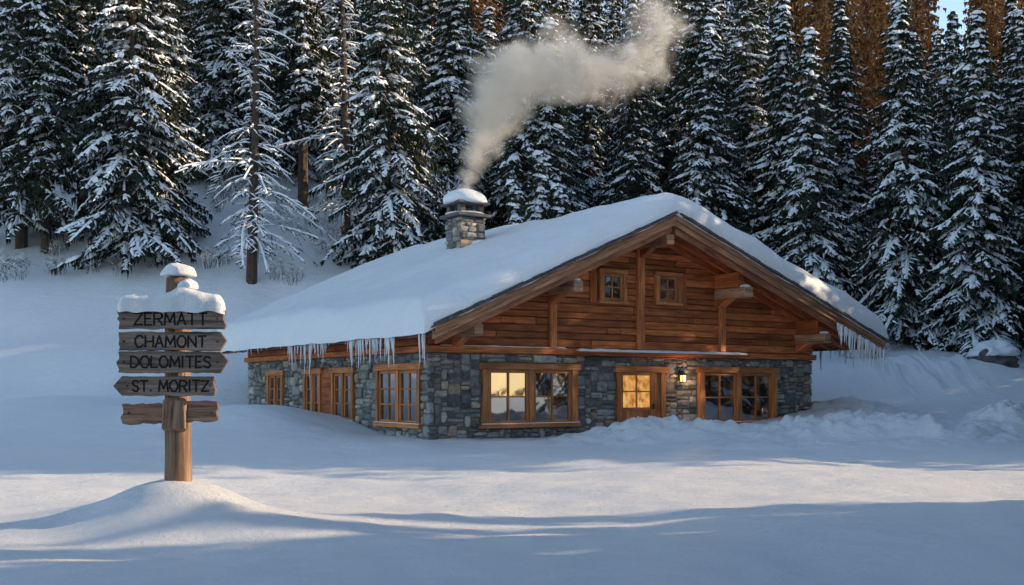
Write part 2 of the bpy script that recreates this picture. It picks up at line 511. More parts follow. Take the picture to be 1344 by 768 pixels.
def slopebox(mb, s0, s1, top, bot, y0, y1, mi=0, col=None):
    P = [(s0, y0, zr(s0) + bot), (s0, y1, zr(s0) + bot), (s0, y1, zr(s0) + top), (s0, y0, zr(s0) + top),
         (s1, y0, zr(s1 - 1e-6) + bot), (s1, y1, zr(s1 - 1e-6) + bot), (s1, y1, zr(s1 - 1e-6) + top), (s1, y0, zr(s1 - 1e-6) + top)]
    mb.hexa(P, mi, col)
rf = MB([M_BARGE, M_SLATE, M_WOOD])
for s0, s1 in ((SL, SP - .001), (SP + .001, SR)):
    slopebox(rf, s0, s1, -.03, -.155, TF + .02, TB, 2, (.7, .7, .7))
    slopebox(rf, s0 - .02, s1, -.02, -.33, TF - .07, TF + .015, 0, (.95, .95, .95))
    slopebox(rf, s0, s1, -.02, -.18, TF - .14, TF - .072, 0, (.8, .75, .7))
    slopebox(rf, s0 + .15, s1 - .15 if s1 > 10 else s1, -.34, -.52, TF + .06, TF + .16, 0, (.8, .62, .55))
    slopebox(rf, s0 + .5, s1 - .5 if s1 > 10 else s1, -.16, -.36, -.75, -.62, 2, (.9, .8, .8))
    slopebox(rf, s0, s1, -.02, -.3, TB, TB + .06, 0)
    slopebox(rf, s0 + .3, s1 - .3, -.16, -.34, -.16, -.05, 2, (1, .95, .9))
def slates():
    for lay in range(2):
        s = SL - .05
        while s < SR:
            w = random.uniform(.24, .40)
            s1 = min(s + w - .015, SR + .05)
            if s < SP < s1: s1 = SP
            k = random.uniform(.6, 1.5)
            o = random.uniform(0, .06)
            slopebox(rf, s, s1, .06 + lay * .05 + random.uniform(-.012, .012), .012 + lay * .05, TF - .24 - o + lay * .06, TF + .9, 1, (k, k, k))
            s += w
            if s < SP < s + .1: s = SP + .002
slates()
for t0 in np.arange(TF - .2, TB, .33):
    k = random.uniform(.7, 1.4)
    for x0, x1, e in ((SL - .12 - random.uniform(0, .05), SL + .5, 0), (SR - .5, SR + .12 + random.uniform(0, .05), 0)):
        rf.hexa([(x0, t0, zr(x0) + .0), (x0, t0 + .315, zr(x0) + .0), (x0, t0 + .315, zr(x0) + .05), (x0, t0, zr(x0) + .05),
                 (x1, t0, zr(x1) + .0), (x1, t0 + .315, zr(x1) + .0), (x1, t0 + .315, zr(x1) + .05), (x1, t0, zr(x1) + .05)], 1, (k, k, k))
rf.box(SL - .03, SL + .03, TF + .03, TB, zr(SL) - .26, zr(SL) - .04, 0, (.55, .5, .5))
rf.box(SR - .03, SR + .03, TF + .03, TB, zr(SR) - .26, zr(SR) - .04, 0, (.6, .5, .5))
for t0 in np.arange(TF + .5, TB - .3, .85):
    for s0, s1 in ((SL + .05, .3), (W - .3, SR - .06)):
        P = [(s0, t0, zr(s0) - .30), (s0, t0 + .14, zr(s0) - .30), (s0, t0 + .14, zr(s0) - .16), (s0, t0, zr(s0) - .16),
             (s1, t0, zr(s1) - .30), (s1, t0 + .14, zr(s1) - .30), (s1, t0 + .14, zr(s1) - .16), (s1, t0, zr(s1) - .16)]
        rf.hexa(P, 2)
rf.obj('roof', chalet, bevel=.008)
gm = MB([M_IRON])
seg = 8
for gx in (SL - .10,):
    b = len(gm.v)
    for y in (TF + .1, TB):
        for i in range(seg + 1):
            a = math.pi + math.pi * i / seg
            gm.v.append((gx + .085 * math.cos(a), y, zr(SL) - .07 + .085 * math.sin(a)))
    for i in range(seg): gm.face((b + i, b + i + 1, b + seg + 2 + i, b + seg + 1 + i), 0)
go = gm.obj('gutter', chalet, smooth=True, recalc=False)
go.modifiers.new('s', 'SOLIDIFY').thickness = .012

# roof snow
def roof_snow():
    s_lo, s_hi, t_lo, t_hi = SL - .32, SR + .24, TF - .14, TB + .15
    def dens(lo, hi, n, edge=.6, ne=10):
        a = [lo + edge * (1 - math.cos(math.pi / 2 * i / ne)) for i in range(ne)]
        m = list(np.linspace(lo + edge, hi - edge, n))
        c = [hi - edge * (1 - math.cos(math.pi / 2 * i / ne)) for i in range(ne)][::-1]
        return a + m + c
    SS = dens(s_lo, s_hi, 130); TT = dens(t_lo, t_hi, 120)
    def prof(e, w):
        q = min(1, max(0, e / w)); return math.sqrt(max(0, 1 - (1 - q) ** 2))
    V = []
    for t in TT:
        for s in SS:
            right_ = sstep(SP - 1.2, SP + 1.0, s)
            T = .82 + .16 * right_
            ds = s - SP
            k = .75
            soft = math.sqrt(ds * ds + k * k) - abs(ds)
            base = zr(min(max(s, SL), SR))
            slope = .4386 if ds < 0 else .3663
            wf = (1.15 + .2 * nz(s, 0, .8, 5)) * (1 - right_) + .5 * right_
            q = min(prof(s - s_lo, .5), prof(s_hi - s, .5), prof(t - t_lo, wf), prof(t_hi - t, .6))
            th = (T + .24 * sstep(0, 12, t) * (1 - abs(ds) / 12) + .14 * nz(s, t, .35, 11) + .07 * nz(s, t, .9, 4) + .03 * nz(s, t, 2.2, 4)) * q
            top = base + .05 - slope * soft * .8 * q + th
            e = min(s - s_lo, s_hi - s, t - t_lo, t_hi - t)
            if e < 1e-4: top = base - .02
            if s < SL: top -= (SL - s) * .6
            if s > SR: top -= (s - SR) * .6
            V.append((s + .06 * nz(s, t, 1.2, 3) * (1 - q), t + .07 * nz(s, t, 1.3, 8) * (1 - q), top + .05 * nz(s, t, 1.1, 9) * (1 - q)))
    n = len(SS); F = []
    for j in range(len(TT) - 1):
        for i in range(n - 1):
            F.append((j * n + i, j * n + i + 1, (j + 1) * n + i + 1, (j + 1) * n + i))
    me = bpy.data.meshes.new('roof_snow'); me.from_pydata(V, [], F)
    me.polygons.foreach_set('use_smooth', [True] * len(F)); me.materials.append(M_SNOW)
    o = bpy.data.objects.new('roof_snow', me); link(o); o.parent = chalet
roof_snow()

# windows
wf = MB([M_FRAME, M_GLASS, M_SNOW, M_LIT, M_IRON])
def pane(mp, a0, a1, z0, z1, o, mi):
    tl = random.uniform(-.006, .006); tz = random.uniform(-.006, .006)
    P = [mp(a0, o - tl, z0 ), mp(a1, o + tl, z0), mp(a1, o + tl + tz, z1), mp(a0, o - tl + tz, z1)]
    b = len(wf.v); wf.v += P; wf.face((b, b + 1, b + 2, b + 3), mi)
def window(mp, a0, a1, z0, z1, leaves=2, cols=2, rows=2, off=0.0, cas=.15, lintel=True, glass=1):
    O = off
    wf.box(a0, a0 + cas, O - .06, O + .085, z0 + .12, z1 - .17, 0, None, mp)
    wf.box(a1 - cas, a1, O - .06, O + .085, z0 + .12, z1 - .17, 0, None, mp)
    if lintel:
        wf.box(a0 - .10, a1 + .10, O - .06, O + .11, z1 - .168, z1 + .02, 0, None, mp)
        wf.box(a0 - .08, a1 + .08, O - .06, O + .14, z0, z0 + .118, 0, None, mp)
        wf.box(a0 - .02, a1 + .02, O + .03, O + .13, z0 + .12, z0 + .145, 2, (1, 1, 1), mp)
    else:
        wf.box(a0 - .03, a1 + .03, O - .06, O + .10, z1 - .168, z1 - .04, 0, None, mp)
        wf.box(a0 - .04, a1 + .04, O - .06, O + .12, z0 + .02, z0 + .118, 0, None, mp)
    ia0, ia1 = a0 + cas, a1 - cas
    iz0, iz1 = z0 + .12, z1 - .17
    mw = .16 if leaves > 1 else 0
    lw = (ia1 - ia0 - mw * (leaves - 1)) / leaves
    for i in range(leaves):
        x0 = ia0 + i * (lw + mw); x1 = x0 + lw
        if i < leaves - 1: wf.box(x1, x1 + mw, O - .06, O + .07, iz0, iz1, 0, None, mp)
        f = min(.10, lw * .15)
        for (p, q, r, s_) in ((x0, x0 + f, iz0, iz1), (x1 - f, x1, iz0, iz1), (x0 + f, x1 - f, iz0, iz0 + f), (x0 + f, x1 - f, iz1 - f, iz1)):
            wf.box(p + .002, q - .002, O - .045, O + .028, r + .002, s_ - .002, 0, (.85, .85, .85), mp)
        gx0, gx1, gz0, gz1 = x0 + f, x1 - f, iz0 + f, iz1 - f
        for c in range(1, cols):
            xc = gx0 + (gx1 - gx0) * c / cols
            wf.box(xc - .026, xc + .026, O - .03, O + .018, gz0, gz1, 0, (.9, .9, .9), mp)
        for r in range(1, rows):
            zc = gz0 + (gz1 - gz0) * r / rows
            wf.box(gx0, gx1, O - .028, O + .014, zc - .024, zc + .024, 0, (.9, .9, .9), mp)
        for c in range(cols):
            for r in range(rows):
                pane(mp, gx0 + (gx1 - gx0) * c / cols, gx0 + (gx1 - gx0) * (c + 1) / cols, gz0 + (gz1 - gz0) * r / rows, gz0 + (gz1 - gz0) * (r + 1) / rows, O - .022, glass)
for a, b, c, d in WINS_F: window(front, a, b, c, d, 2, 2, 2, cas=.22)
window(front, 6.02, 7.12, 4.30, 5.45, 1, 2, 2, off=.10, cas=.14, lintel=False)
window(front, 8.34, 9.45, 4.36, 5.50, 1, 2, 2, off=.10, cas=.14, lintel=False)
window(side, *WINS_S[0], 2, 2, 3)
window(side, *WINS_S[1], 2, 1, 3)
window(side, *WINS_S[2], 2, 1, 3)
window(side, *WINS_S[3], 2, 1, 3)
for i in range(6):
    z = .5 + i * .3
    wf.box(6.56, 7.44, -.05, .03, z, z + .29, 0, (.75, .5, .42), side)
wf.box(4.85, 8.95, -.05, .02, .3, .498, 0, (.6, .45, .4), side)
for a0 in (5.70, 9.47):
    for i in range(2):
        wf.box(a0 + i * .135, a0 + .13 + i * .135, .045, .10, 4.34, 5.42, 0, (.8, .6, .5), front)
# door
a0, a1, z0, z1 = DOOR
wf.box(a0, a0 + .2, -.06, .085, z0, z1 - .17, 0, None, front)
wf.box(a1 - .2, a1, -.06, .085, z0, z1 - .17, 0, None, front)
wf.box(a0 - .08, a1 + .08, -.06, .11, z1 - .168, z1 + .03, 0, None, front)
d0, d1 = a0 + .2, a1 - .2
n = 7
for i in range(n):
    w = (d1 - d0) / n
    wf.box(d0 + i * w + .004, d0 + (i + 1) * w - .004, -.05, .0, z0 - .2, 1.0, 0, None, front)
g1 = d1 - .42
wf.box(g1, d1, -.05, .015, 1.002, z1 - .172, 0, None, front)
wf.box(d0, d0 + .09, -.05, .02, 1.002, z1 - .172, 0, None, front)
wf.box(d0 + .092, g1 - .002, -.05, .018, z1 - .27, z1 - .172, 0, None, front)
wf.box(d0 + .092, g1 - .002, -.05, .018, .94, 1.04, 0, None, front)
gz0, gz1 = 1.04, z1 - .27
gx0, gx1 = d0 + .09, g1
for c in range(2):
    for r in range(2):
        pane(front, gx0 + (gx1 - gx0) * c / 2, gx0 + (gx1 - gx0) * (c + 1) / 2, gz0 + (gz1 - gz0) * r / 2, gz0 + (gz1 - gz0) * (r + 1) / 2, -.025, 3)
xm = (gx0 + gx1) / 2; zm = (gz0 + gz1) / 2
wf.box(xm - .025, xm + .025, -.035, .014, gz0, gz1, 0, None, front)
wf.box(gx0, gx1, -.033, .010, zm - .022, zm + .022, 0, None, front)
wf.box(g1 + .10, g1 + .14, .016, .075, .98, 1.16, 4, (1, 1, 1), front)
wf.box(g1 + .02, g1 + .14, .06, .085, 1.06, 1.09, 4, (1, 1, 1), front)
wo = wf.obj('windows_and_door', chalet, bevel=.006)

# lantern
lm = MB([M_IRON, M_LAMP])
la, lz = 9.48, 1.98
lm.box(la - .05, la + .05, .03, .05, lz - .02, lz + .28, 0, (1, 1, 1), front)
lm.box(la - .015, la + .015, .05, .22, lz + .22, lz + .25, 0, (1, 1, 1), front)
lm.hexa([front(la - .11, .09, lz + .13), front(la + .11, .09, lz + .13), front(la + .11, .31, lz + .13), front(la - .11, .31, lz + .13),
         front(la - .03, .17, lz + .215), front(la + .03, .17, lz + .215), front(la + .03, .23, lz + .215), front(la - .03, .23, lz + .215)], 0, (1, 1, 1))
lm.box(la - .055, la + .055, .145, .255, lz - .09, lz + .10, 1, (1, 1, 1), front)
for px in (-1, 1):
    for po in (.125, .275):
        lm.box(la + px * .075 - .01, la + px * .075 + .01, po - .01, po + .01, lz - .13, lz + .13, 0, (1, 1, 1), front)
lm.box(la - .09, la + .09, .11, .29, lz - .15, lz - .128, 0, (1, 1, 1), front)
lm.obj('wall_lantern', chalet)
pl = bpy.data.lights.new('lantern_bulb', 'POINT'); pl.energy = 22; pl.color = (1, .55, .22); pl.shadow_soft_size = .06
plo = bpy.data.objects.new('lantern_bulb', pl); plo.location = (la, -.46, lz); link(plo); plo.parent = chalet

# chimney
chm = MB([M_STONE]); ccx, ccy, hw = 5.0, 6.3, .52
fz = lambda a, o, z: (ccx + a, ccy - hw - o, z)
fs = lambda a, o, z: (ccx - hw - o, ccy + a, z)
fb = lambda a, o, z: (ccx + a, ccy + hw + o, z)
fr_ = lambda a, o, z: (ccx + hw + o, ccy + a, z)
for f in (fz, fs, fb, fr_): stonewall(chm, f, -hw, hw, 5.4, 7.72, [], .25, .6)
chm.obj('chimney_stones', chalet)
cc = MB([M_MORTAR, M_SLATE])
cc.box(ccx - hw + .03, ccx + hw - .03, ccy - hw + .03, ccy + hw - .03, 5.2, 7.73, 0, (1, 1, 1))
cc.box(ccx - hw - .16, ccx + hw + .16, ccy - hw - .16, ccy + hw + .16, 7.735, 7.85, 1, (1.6, 1.6, 1.6))
for sx in (-1, 1):
    for sy in (-1, 1):
        cc.box(ccx + sx * .38 - .11, ccx + sx * .38 + .11, ccy + sy * .38 - .11, ccy + sy * .38 + .11, 7.852, 8.18, 1, (2.2, 2.1, 2.0))
cc.box(ccx - .22, ccx + .22, ccy - .22, ccy + .22, 7.852, 8.1, 0, (.4, .4, .4))
cc.box(ccx - hw - .14, ccx + hw + .14, ccy - hw - .14, ccy + hw + .14, 8.182, 8.27, 1, (1.3, 1.2, 1.2))
cc.obj('chimney_cap', chalet, bevel=.02)
blob('chimney_snow', .80, .80, .46, M_SNOW, chalet, (ccx, ccy, 8.32), .06, 1.3, 2)
blob('chimney_ledge_snow', .72, .72, .10, M_SNOW, chalet, (ccx, ccy, 7.87), .08, 2.5, 5)
blob('chimney_drift', 1.0, .9, .34, M_SNOW, chalet, (ccx + .5, ccy + .2, zr(5.5) + .70), .06, 1.5, 5)

def snowstrip(name, x0, x1, y0, y1, z, h, parent, seed=0):
    n = max(6, int((x1 - x0) / .08)); m = 5
    V = []; F = []
    for i in range(n + 1):
        x = x0 + (x1 - x0) * i / n
        ends = min(1, (min(i, n - i) / n * (x1 - x0)) / .15)
        hh = h * (1 + .45 * noise.noise(Vector((x * 2.1, seed, 0)))) * math.sqrt(max(0.0, 1 - (1 - ends) ** 2))
        for j in range(m + 1):
            a = math.pi * j / m
            V.append((x, (y0 + y1) / 2 - (y1 - y0) / 2 * math.cos(a) * (1 + .1 * noise.noise(Vector((x * 3, seed + 3, 1)))), z + hh * math.sin(a) ** .7 - .004))
    for i in range(n):
        for j in range(m):
            F.append((i * (m + 1) + j, (i + 1) * (m + 1) + j, (i + 1) * (m + 1) + j + 1, i * (m + 1) + j + 1))
    me = bpy.data.meshes.new(name); me.from_pydata(V, [], F)
    me.polygons.foreach_set('use_smooth', [True] * len(F)); me.materials.append(M_SNOW)
    o = bpy.data.objects.new(name, me); link(o); o.parent = parent
    return o
snowstrip('ledge_snow', 5.02, 12.35, -.41, -.15, STOP + .12, .09, chalet, 3)
snowstrip('beam_snow', .3, 4.8, -.13, -.06, STOP + .2, .03, chalet, 5)
for s_, zc, w, y in ((4.26, 4.83, .17, -1.42), (11.25, 5.01, .21, -1.45), (.85, 3.45, .15, -1.35), (15.2, 3.59, .17, -1.4)):
    blob('beam_end_snow', w * .95, .17, .08, M_SNOW, chalet, (s_, y + .17, zc + .01), .1, 2, s_, sub=3)

# icicles
ic = MB([M_ICE])
def icicle(x, y, z, ln, r):
    b = len(ic.v); n = 7; lv = 6
    for k in range(lv):
        f = k / (lv - 1)
        rr = r * (1 - f) ** .8 * (1 + .25 * math.sin(k * 2.3 + x * 9)) + .002
        for i in range(n):
            a = 2 * math.pi * i / n
            ic.v.append((x + rr * math.cos(a) + .01 * math.sin(f * 5 + y * 7), y + rr * math.sin(a), z - ln * f))
    for k in range(lv - 1):
        for i in range(n):
            j = (i + 1) % n
            ic.face((b + k * n + i, b + k * n + j, b + (k + 1) * n + j, b + (k + 1) * n + i))
def icrow(s, t0, t1, n, lmin, lmax):
    for _ in range(n):
        t = random.uniform(t0, t1)
        icicle(s + random.uniform(-.05, .05), t, zr(min(max(s, SL), SR)) - .12, lmin + (lmax - lmin) * random.random() ** 1.8, random.uniform(.02, .05))
icrow(SL - .15, -1.4, -1.0, 4, .4, 1.15)
icrow(SL - .15, .0, 3.6, 46, .25, 1.2)
icrow(SL - .15, 5.2, 8.2, 24, .3, 1.3)
icrow(SL - .15, 3.6, 14, 26, .1, .4)
for _ in range(44):
    s = random.uniform(15.3, SR); icicle(s, TF - .1 + random.uniform(-.04, .04), zr(s) - .33, .2 + 1.0 * random.random() ** 1.4 * sstep(15.0, 16.0, s), random.uniform(.03, .06))
icrow(SR + .05, TF, 1.5, 26, .3, 1.1)
ic.obj('icicles', chalet, smooth=True)

# ------------------------------------------------------------ smoke
sx, sy = to_world(ccx, ccy)
smoke_pts = [(0, 0, .0, .42, 1.0), (.12, 0, .55, .52, 1.0), (.38, .0, 1.15, .72, 1.0), (.66, .1, 1.9, 1.0, .95), (.9, .1, 2.7, 1.3, .92),
             (1.3, .2, 3.5, 1.55, .9), (2.0, .2, 4.15, 1.6, .88), (2.8, .1, 4.35, 1.5, .84), (3.7, .0, 4.25, 1.4, .8), (4.6, 0, 4.1, 1.35, .74), (5.4, .2, 4.25, 1.4, .66), (6.2, .3, 4.9, 1.5, .56), (6.9, .2, 5.8, 1.5, .48), (3.2, .2, 5.2, 1.2, .6), (1.2, .2, 4.5, 1.1, .7)]
def mat_smoke():
    t = NT('wood_smoke')
    co = t.n('ShaderNodeTexCoord').outputs['Object']
    nzc = t.n('ShaderNodeTexNoise'); nzc.inputs['Scale'].default_value = .75; nzc.inputs['Detail'].default_value = 3
    t.l(co, nzc.inputs['Vector'])
    sub = t.n('ShaderNodeVectorMath', operation='SUBTRACT'); t.l(nzc.outputs[1], sub.inputs[0]); sub.inputs[1].default_value = (.5, .5, .5)
    scl = t.n('ShaderNodeVectorMath', operation='SCALE'); t.l(sub.outputs[0], scl.inputs[0])
    sep = t.n('ShaderNodeSeparateXYZ'); t.l(co, sep.inputs[0])
    amt = t.math('MINIMUM', t.math('ADD', t.math('MULTIPLY', sep.outputs[2], .6), .2), 2.0)
    t.l(amt, scl.inputs['Scale'])
    add = t.n('ShaderNodeVectorMath', operation='ADD'); t.l(co, add.inputs[0]); t.l(scl.outputs[0], add.inputs[1])
    fld = None
    for (x, y, z, r, w) in smoke_pts:
        d = t.n('ShaderNodeVectorMath', operation='DISTANCE'); t.l(add.outputs[0], d.inputs[0]); d.inputs[1].default_value = (x, y, z)
        m = t.n('ShaderNodeMath', operation='MULTIPLY_ADD'); t.l(d.outputs['Value'], m.inputs[0]); m.inputs[1].default_value = -w / r; m.inputs[2].default_value = w
        fld = m.outputs[0] if fld is None else t.math('MAXIMUM', fld, m.outputs[0])
    n2 = t.noise(add.outputs[0], 1.9, 4, .62)
    f = t.math('ADD', fld, t.math('MULTIPLY', t.math('SUBTRACT', n2, .5), 1.0))
    f = t.math('MAXIMUM', t.math('SUBTRACT', f, .10), 0)
    f = t.math('MULTIPLY', f, t.math('MULTIPLY', fld, 5.0, True))
    dn = t.math('MULTIPLY', f, 3.4)
    v = t.n('ShaderNodeVolumePrincipled')
    v.inputs['Color'].default_value = (1.0, .97, .92, 1)
    v.inputs['Anisotropy'].default_value = .0
    t.l(dn, v.inputs['Density'])
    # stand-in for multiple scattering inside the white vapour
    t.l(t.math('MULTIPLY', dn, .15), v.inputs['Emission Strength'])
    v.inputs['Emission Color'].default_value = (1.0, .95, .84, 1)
    t.l(v.outputs[0], t.out.inputs['Volume'])
    try: t.m.cycles.volume_step_rate = .8
    except Exception: pass
    return t.m
M_SMOKE = mat_smoke()
bm = bmesh.new()
for (x, y, z, r, w_) in smoke_pts:
    bmesh.ops.create_icosphere(bm, subdivisions=2, radius=r + .25 + min(.8, z * .25) , matrix=Matrix.Translation((x, y, z)))
smm = bpy.data.meshes.new('smoke_tmp'); bm.to_mesh(smm); bm.free()
tmp = bpy.data.objects.new('smoke_tmp', smm); link(tmp)
rm = tmp.modifiers.new('r', 'REMESH'); rm.mode = 'VOXEL'; rm.voxel_size = .3
bpy.context.view_layer.update()
dg = bpy.context.evaluated_depsgraph_get()
smh = bpy.data.meshes.new_from_object(tmp.evaluated_get(dg))
bpy.data.objects.remove(tmp)
smh.materials.clear(); smh.materials.append(M_SMOKE)
so = bpy.data.objects.new('chimney_smoke', smh); link(so)
so.location = (sx, sy, 8.75)

# ------------------------------------------------------------ signpost
SGX, SGY = -3.90, 12.4
sign = empty('direction_signpost', (SGX, SGY, 0), math.radians(3))
def post():
    mb = MB([M_OLD]); n = 16; lv = 30; z0, z1 = .15, 2.93
    for k in range(lv):
        f = k / (lv - 1); z = z0 + (z1 - z0) * f
        r = .158 - .034 * f
        for i in range(n):
            a = 2 * math.pi * i / n
            ca, sa = math.cos(a), math.sin(a)
            q = r * (1 + .12 * noise.noise(Vector((ca * 1.5, sa * 1.5, z * .9)))) * (1 + .06 * abs(math.sin(2 * a)))
            q *= 1 + .12 * noise.noise(Vector((ca * 6, sa * 6, z * 1.1)))
            zz = z + (.05 * noise.noise(Vector((ca * 2, sa * 2, 7))) if k == lv - 1 else 0)
            mb.v.append((q * ca + .012 * math.sin(z * 2.2), q * sa, zz))
    for k in range(lv - 1):
        for i in range(n):
            j = (i + 1) % n
            u0, u1 = k * .1, (k + 1) * .1
            w0, w1 = i * .055, (i + 1) * .055
            mb.face((k * n + i, k * n + j, (k + 1) * n + j, (k + 1) * n + i), 0, (1.1, .88, .72), [(u0, w0), (u0, w1), (u1, w1), (u1, w0)])
    b = (lv - 1) * n
    mb.face(tuple(b + i for i in range(n)), 0, (1, 1, 1), [(.1 * i, .3) for i in range(n)])
    mb.obj('post', sign, smooth=True)
post()
def board(name, x0, x1, z0, z1, y0, y1, lpt=0, rpt=0, tilt=0, col=(1, 1, 1), rag=.006):
    n = 24
    top = []; bot = []
    for i in range(n + 1):
        f = i / n; x = x0 + (x1 - x0) * f
        top.append((x, z1 + rag * (noise.noise(Vector((x * 6, z1 * 9, 0))) * 2 + noise.noise(Vector((x * 19, z1 * 9, 0))))))
        bot.append((x, z0 + rag * (noise.noise(Vector((x * 6, z0 * 9, 5))) * 2 + noise.noise(Vector((x * 19, z1 * 9, 3))))))
    zc = (z0 + z1) / 2
    loop = list(bot)
    if rpt: loop.append((x1 + rpt, zc + .01))
    else: loop += [(x1 + .02 * random.uniform(-1, 1), z0 + (z1 - z0) * f) for f in (.15, .35, .5, .65, .85)]
    loop += top[::-1]
    if lpt: loop.append((x0 - lpt, zc))
    else: loop += [(x0 + .02 * random.uniform(-1, 1), z0 + (z1 - z0) * f) for f in (.85, .65, .5, .35, .15)]
    ct, st = math.cos(tilt), math.sin(tilt)
    mx = (x0 + x1) / 2
    loop = [((x - mx) * ct - (z - zc) * st + mx, (x - mx) * st + (z - zc) * ct + zc) for x, z in loop]
    mb = MB([M_OLD]); N = len(loop); ru = random.uniform(0, 30)
    mb.v = [(x, y0, z) for x, z in loop] + [(x, y1, z) for x, z in loop]
    mb.face(tuple(range(N)), 0, col, [(x + ru, z) for x, z in loop])
    mb.face(tuple(range(2 * N - 1, N - 1, -1)), 0, col, [(x + ru, z) for x, z in loop[::-1]])
    for i in range(N):
        j = (i + 1) % N
        mb.face((i, i + N, j + N, j), 0, tuple(c * .6 for c in col), [(loop[i][0] + ru, loop[i][1]), (loop[i][0] + ru, loop[i][1] + .05), (loop[j][0] + ru, loop[j][1] + .05), (loop[j][0] + ru, loop[j][1])])
    return mb.obj(name, sign, bevel=.004)
# carved capitals drawn as stroke polylines (unit box), swept as thin dark slabs
GL = {
 'A': [[(0, 0), (.5, 1), (1, 0)], [(.2, .36), (.8, .36)]],
 'C': [[(1, .84), (.75, 1), (.3, 1), (0, .7), (0, .3), (.3, 0), (.75, 0), (1, .16)]],
 'D': [[(0, 0), (0, 1), (.55, 1), (1, .68), (1, .32), (.55, 0), (0, 0)]],
 'E': [[(1, 1), (0, 1), (0, 0), (1, 0)], [(0, .52), (.8, .52)]],
 'H': [[(0, 0), (0, 1)], [(1, 0), (1, 1)], [(0, .5), (1, .5)]],
 'I': [[(.5, 0), (.5, 1)]],
 'L': [[(0, 1), (0, 0), (1, 0)]],
 'M': [[(0, 0), (.08, 1), (.5, .25), (.92, 1), (1, 0)]],
 'N': [[(0, 0), (0, 1), (1, 0), (1, 1)]],
 'O': [[(.3, 0), (0, .3), (0, .7), (.3, 1), (.7, 1), (1, .7), (1, .3), (.7, 0), (.3, 0)]],
 'R': [[(0, 0), (0, 1), (.7, 1), (1, .8), (.95, .6), (.7, .48), (0, .48)], [(.5, .48), (1, 0)]],
 'S': [[(1, .86), (.7, 1), (.25, 1), (0, .78), (.2, .56), (.8, .44), (1, .22), (.75, 0), (.3, 0), (0, .14)]],
 'T': [[(0, 1), (1, 1)], [(.5, 1), (.5, 0)]],
 'Z': [[(0, 1), (1, 1), (0, 0), (1, 0)]],
 '.': [[(.4, 0), (.6, .06)]],
}
WD = {'I': .25, 'M': 1.25, '.': .3, ' ': .45, 'O': 1.1, 'E': .8, 'L': .8, 'S': .85}
def text(s, x, z, y, w, h, name):
    gap = .30; tot = sum(WD.get(c, 1.0) for c in s) + gap * (len(s) - 1)
    u = w / tot; cx_ = x - w / 2; hw_ = .0105
    mb = MB([M_LETTER]); q = 0
    for c in s:
        cw = WD.get(c, 1.0) * u
        for line in GL.get(c, []):
            P = [(cx_ + px_ * cw + random.uniform(-.002, .002), z - h / 2 + pz * h + random.uniform(-.003, .003)) for px_, pz in line]
            for (ax_, az_), (bx_, bz_) in zip(P[:-1], P[1:]):
                dx_, dz_ = bx_ - ax_, bz_ - az_; ln = math.hypot(dx_, dz_)
                if ln < 1e-5: continue
                dx_ /= ln; dz_ /= ln; e = hw_ * .7
                ax2, az2, bx2, bz2 = ax_ - dx_ * e, az_ - dz_ * e, bx_ + dx_ * e, bz_ + dz_ * e
                nx_, nz_ = -dz_ * hw_, dx_ * hw_
                q += 1; yy = y - .00015 * (q % 9)
                mb.hexa([(ax2 + nx_, yy, az2 + nz_), (ax2 - nx_, yy, az2 - nz_), (ax2 - nx_, yy + .004, az2 - nz_), (ax2 + nx_, yy + .004, az2 + nz_),
                         (bx2 + nx_, yy, bz2 + nz_), (bx2 - nx_, yy, bz2 - nz_), (bx2 - nx_, yy + .004, bz2 - nz_), (bx2 + nx_, yy + .004, bz2 + nz_)], 0, (1, 1, 1))
        cx_ += cw + gap * u
    mb.obj(name, sign)
yf = -.215
board('board_zermatt', -.62, .575, 2.335, 2.565, yf, -.145, col=(1.05, .98, .95))
board('board_chamont', -.62, .53, 2.085, 2.30, yf, -.147, rpt=.07, col=(1.1, 1.0, .95))
board('board_dolomites', -.625, .53, 1.832, 2.078, yf, -.146, rpt=.09, tilt=0, col=(.95, .9, .88))
board('board_st_moritz', -.58, .46, 1.565, 1.79, yf, -.145, lpt=.10, col=(1.08, 1.0, .95))
board('board_blank', -.60, .485, 1.25, 1.49, -.15, -.085, tilt=math.radians(1.5), col=(1.2, .90, .74), rag=.016)
text('ZERMATT', -.03, 2.45, yf - .003, .82, .135, 'letters_zermatt')
text('CHAMONT', -.03, 2.19, yf - .003, .80, .125, 'letters_chamont')
text('DOLOMITES', -.03, 1.955, yf - .003, .90, .125, 'letters_dolomites')
text('ST. MORITZ', -.03, 1.68, yf - .003, .86, .12, 'letters_st_moritz')
mbp = MB([M_OLD])
mbp.hexa([(-.155, -.20, 1.16), (.155, -.20, 1.16), (.13, -.10, 1.16), (-.13, -.10, 1.16), (-.13, -.20, 1.54), (.14, -.20, 1.54), (.13, -.10, 1.54), (-.13, -.10, 1.54)], 0, (1.1, .88, .72))
mbp.obj('post_face', sign, bevel=.03)
bl = MB([M_IRON])
for z in (2.45, 2.19, 1.955, 1.68, 1.37):
    for x in (-.56, .50) if z > 1.9 else (-.52, .42):
        bl.box(x - .012, x + .012, yf - .010 if z > 1.5 else -.16, yf + .002 if z > 1.5 else -.149, z - .012, z + .012, 0, (1, 1, 1))
bl.obj('bolts', sign, bevel=.004)
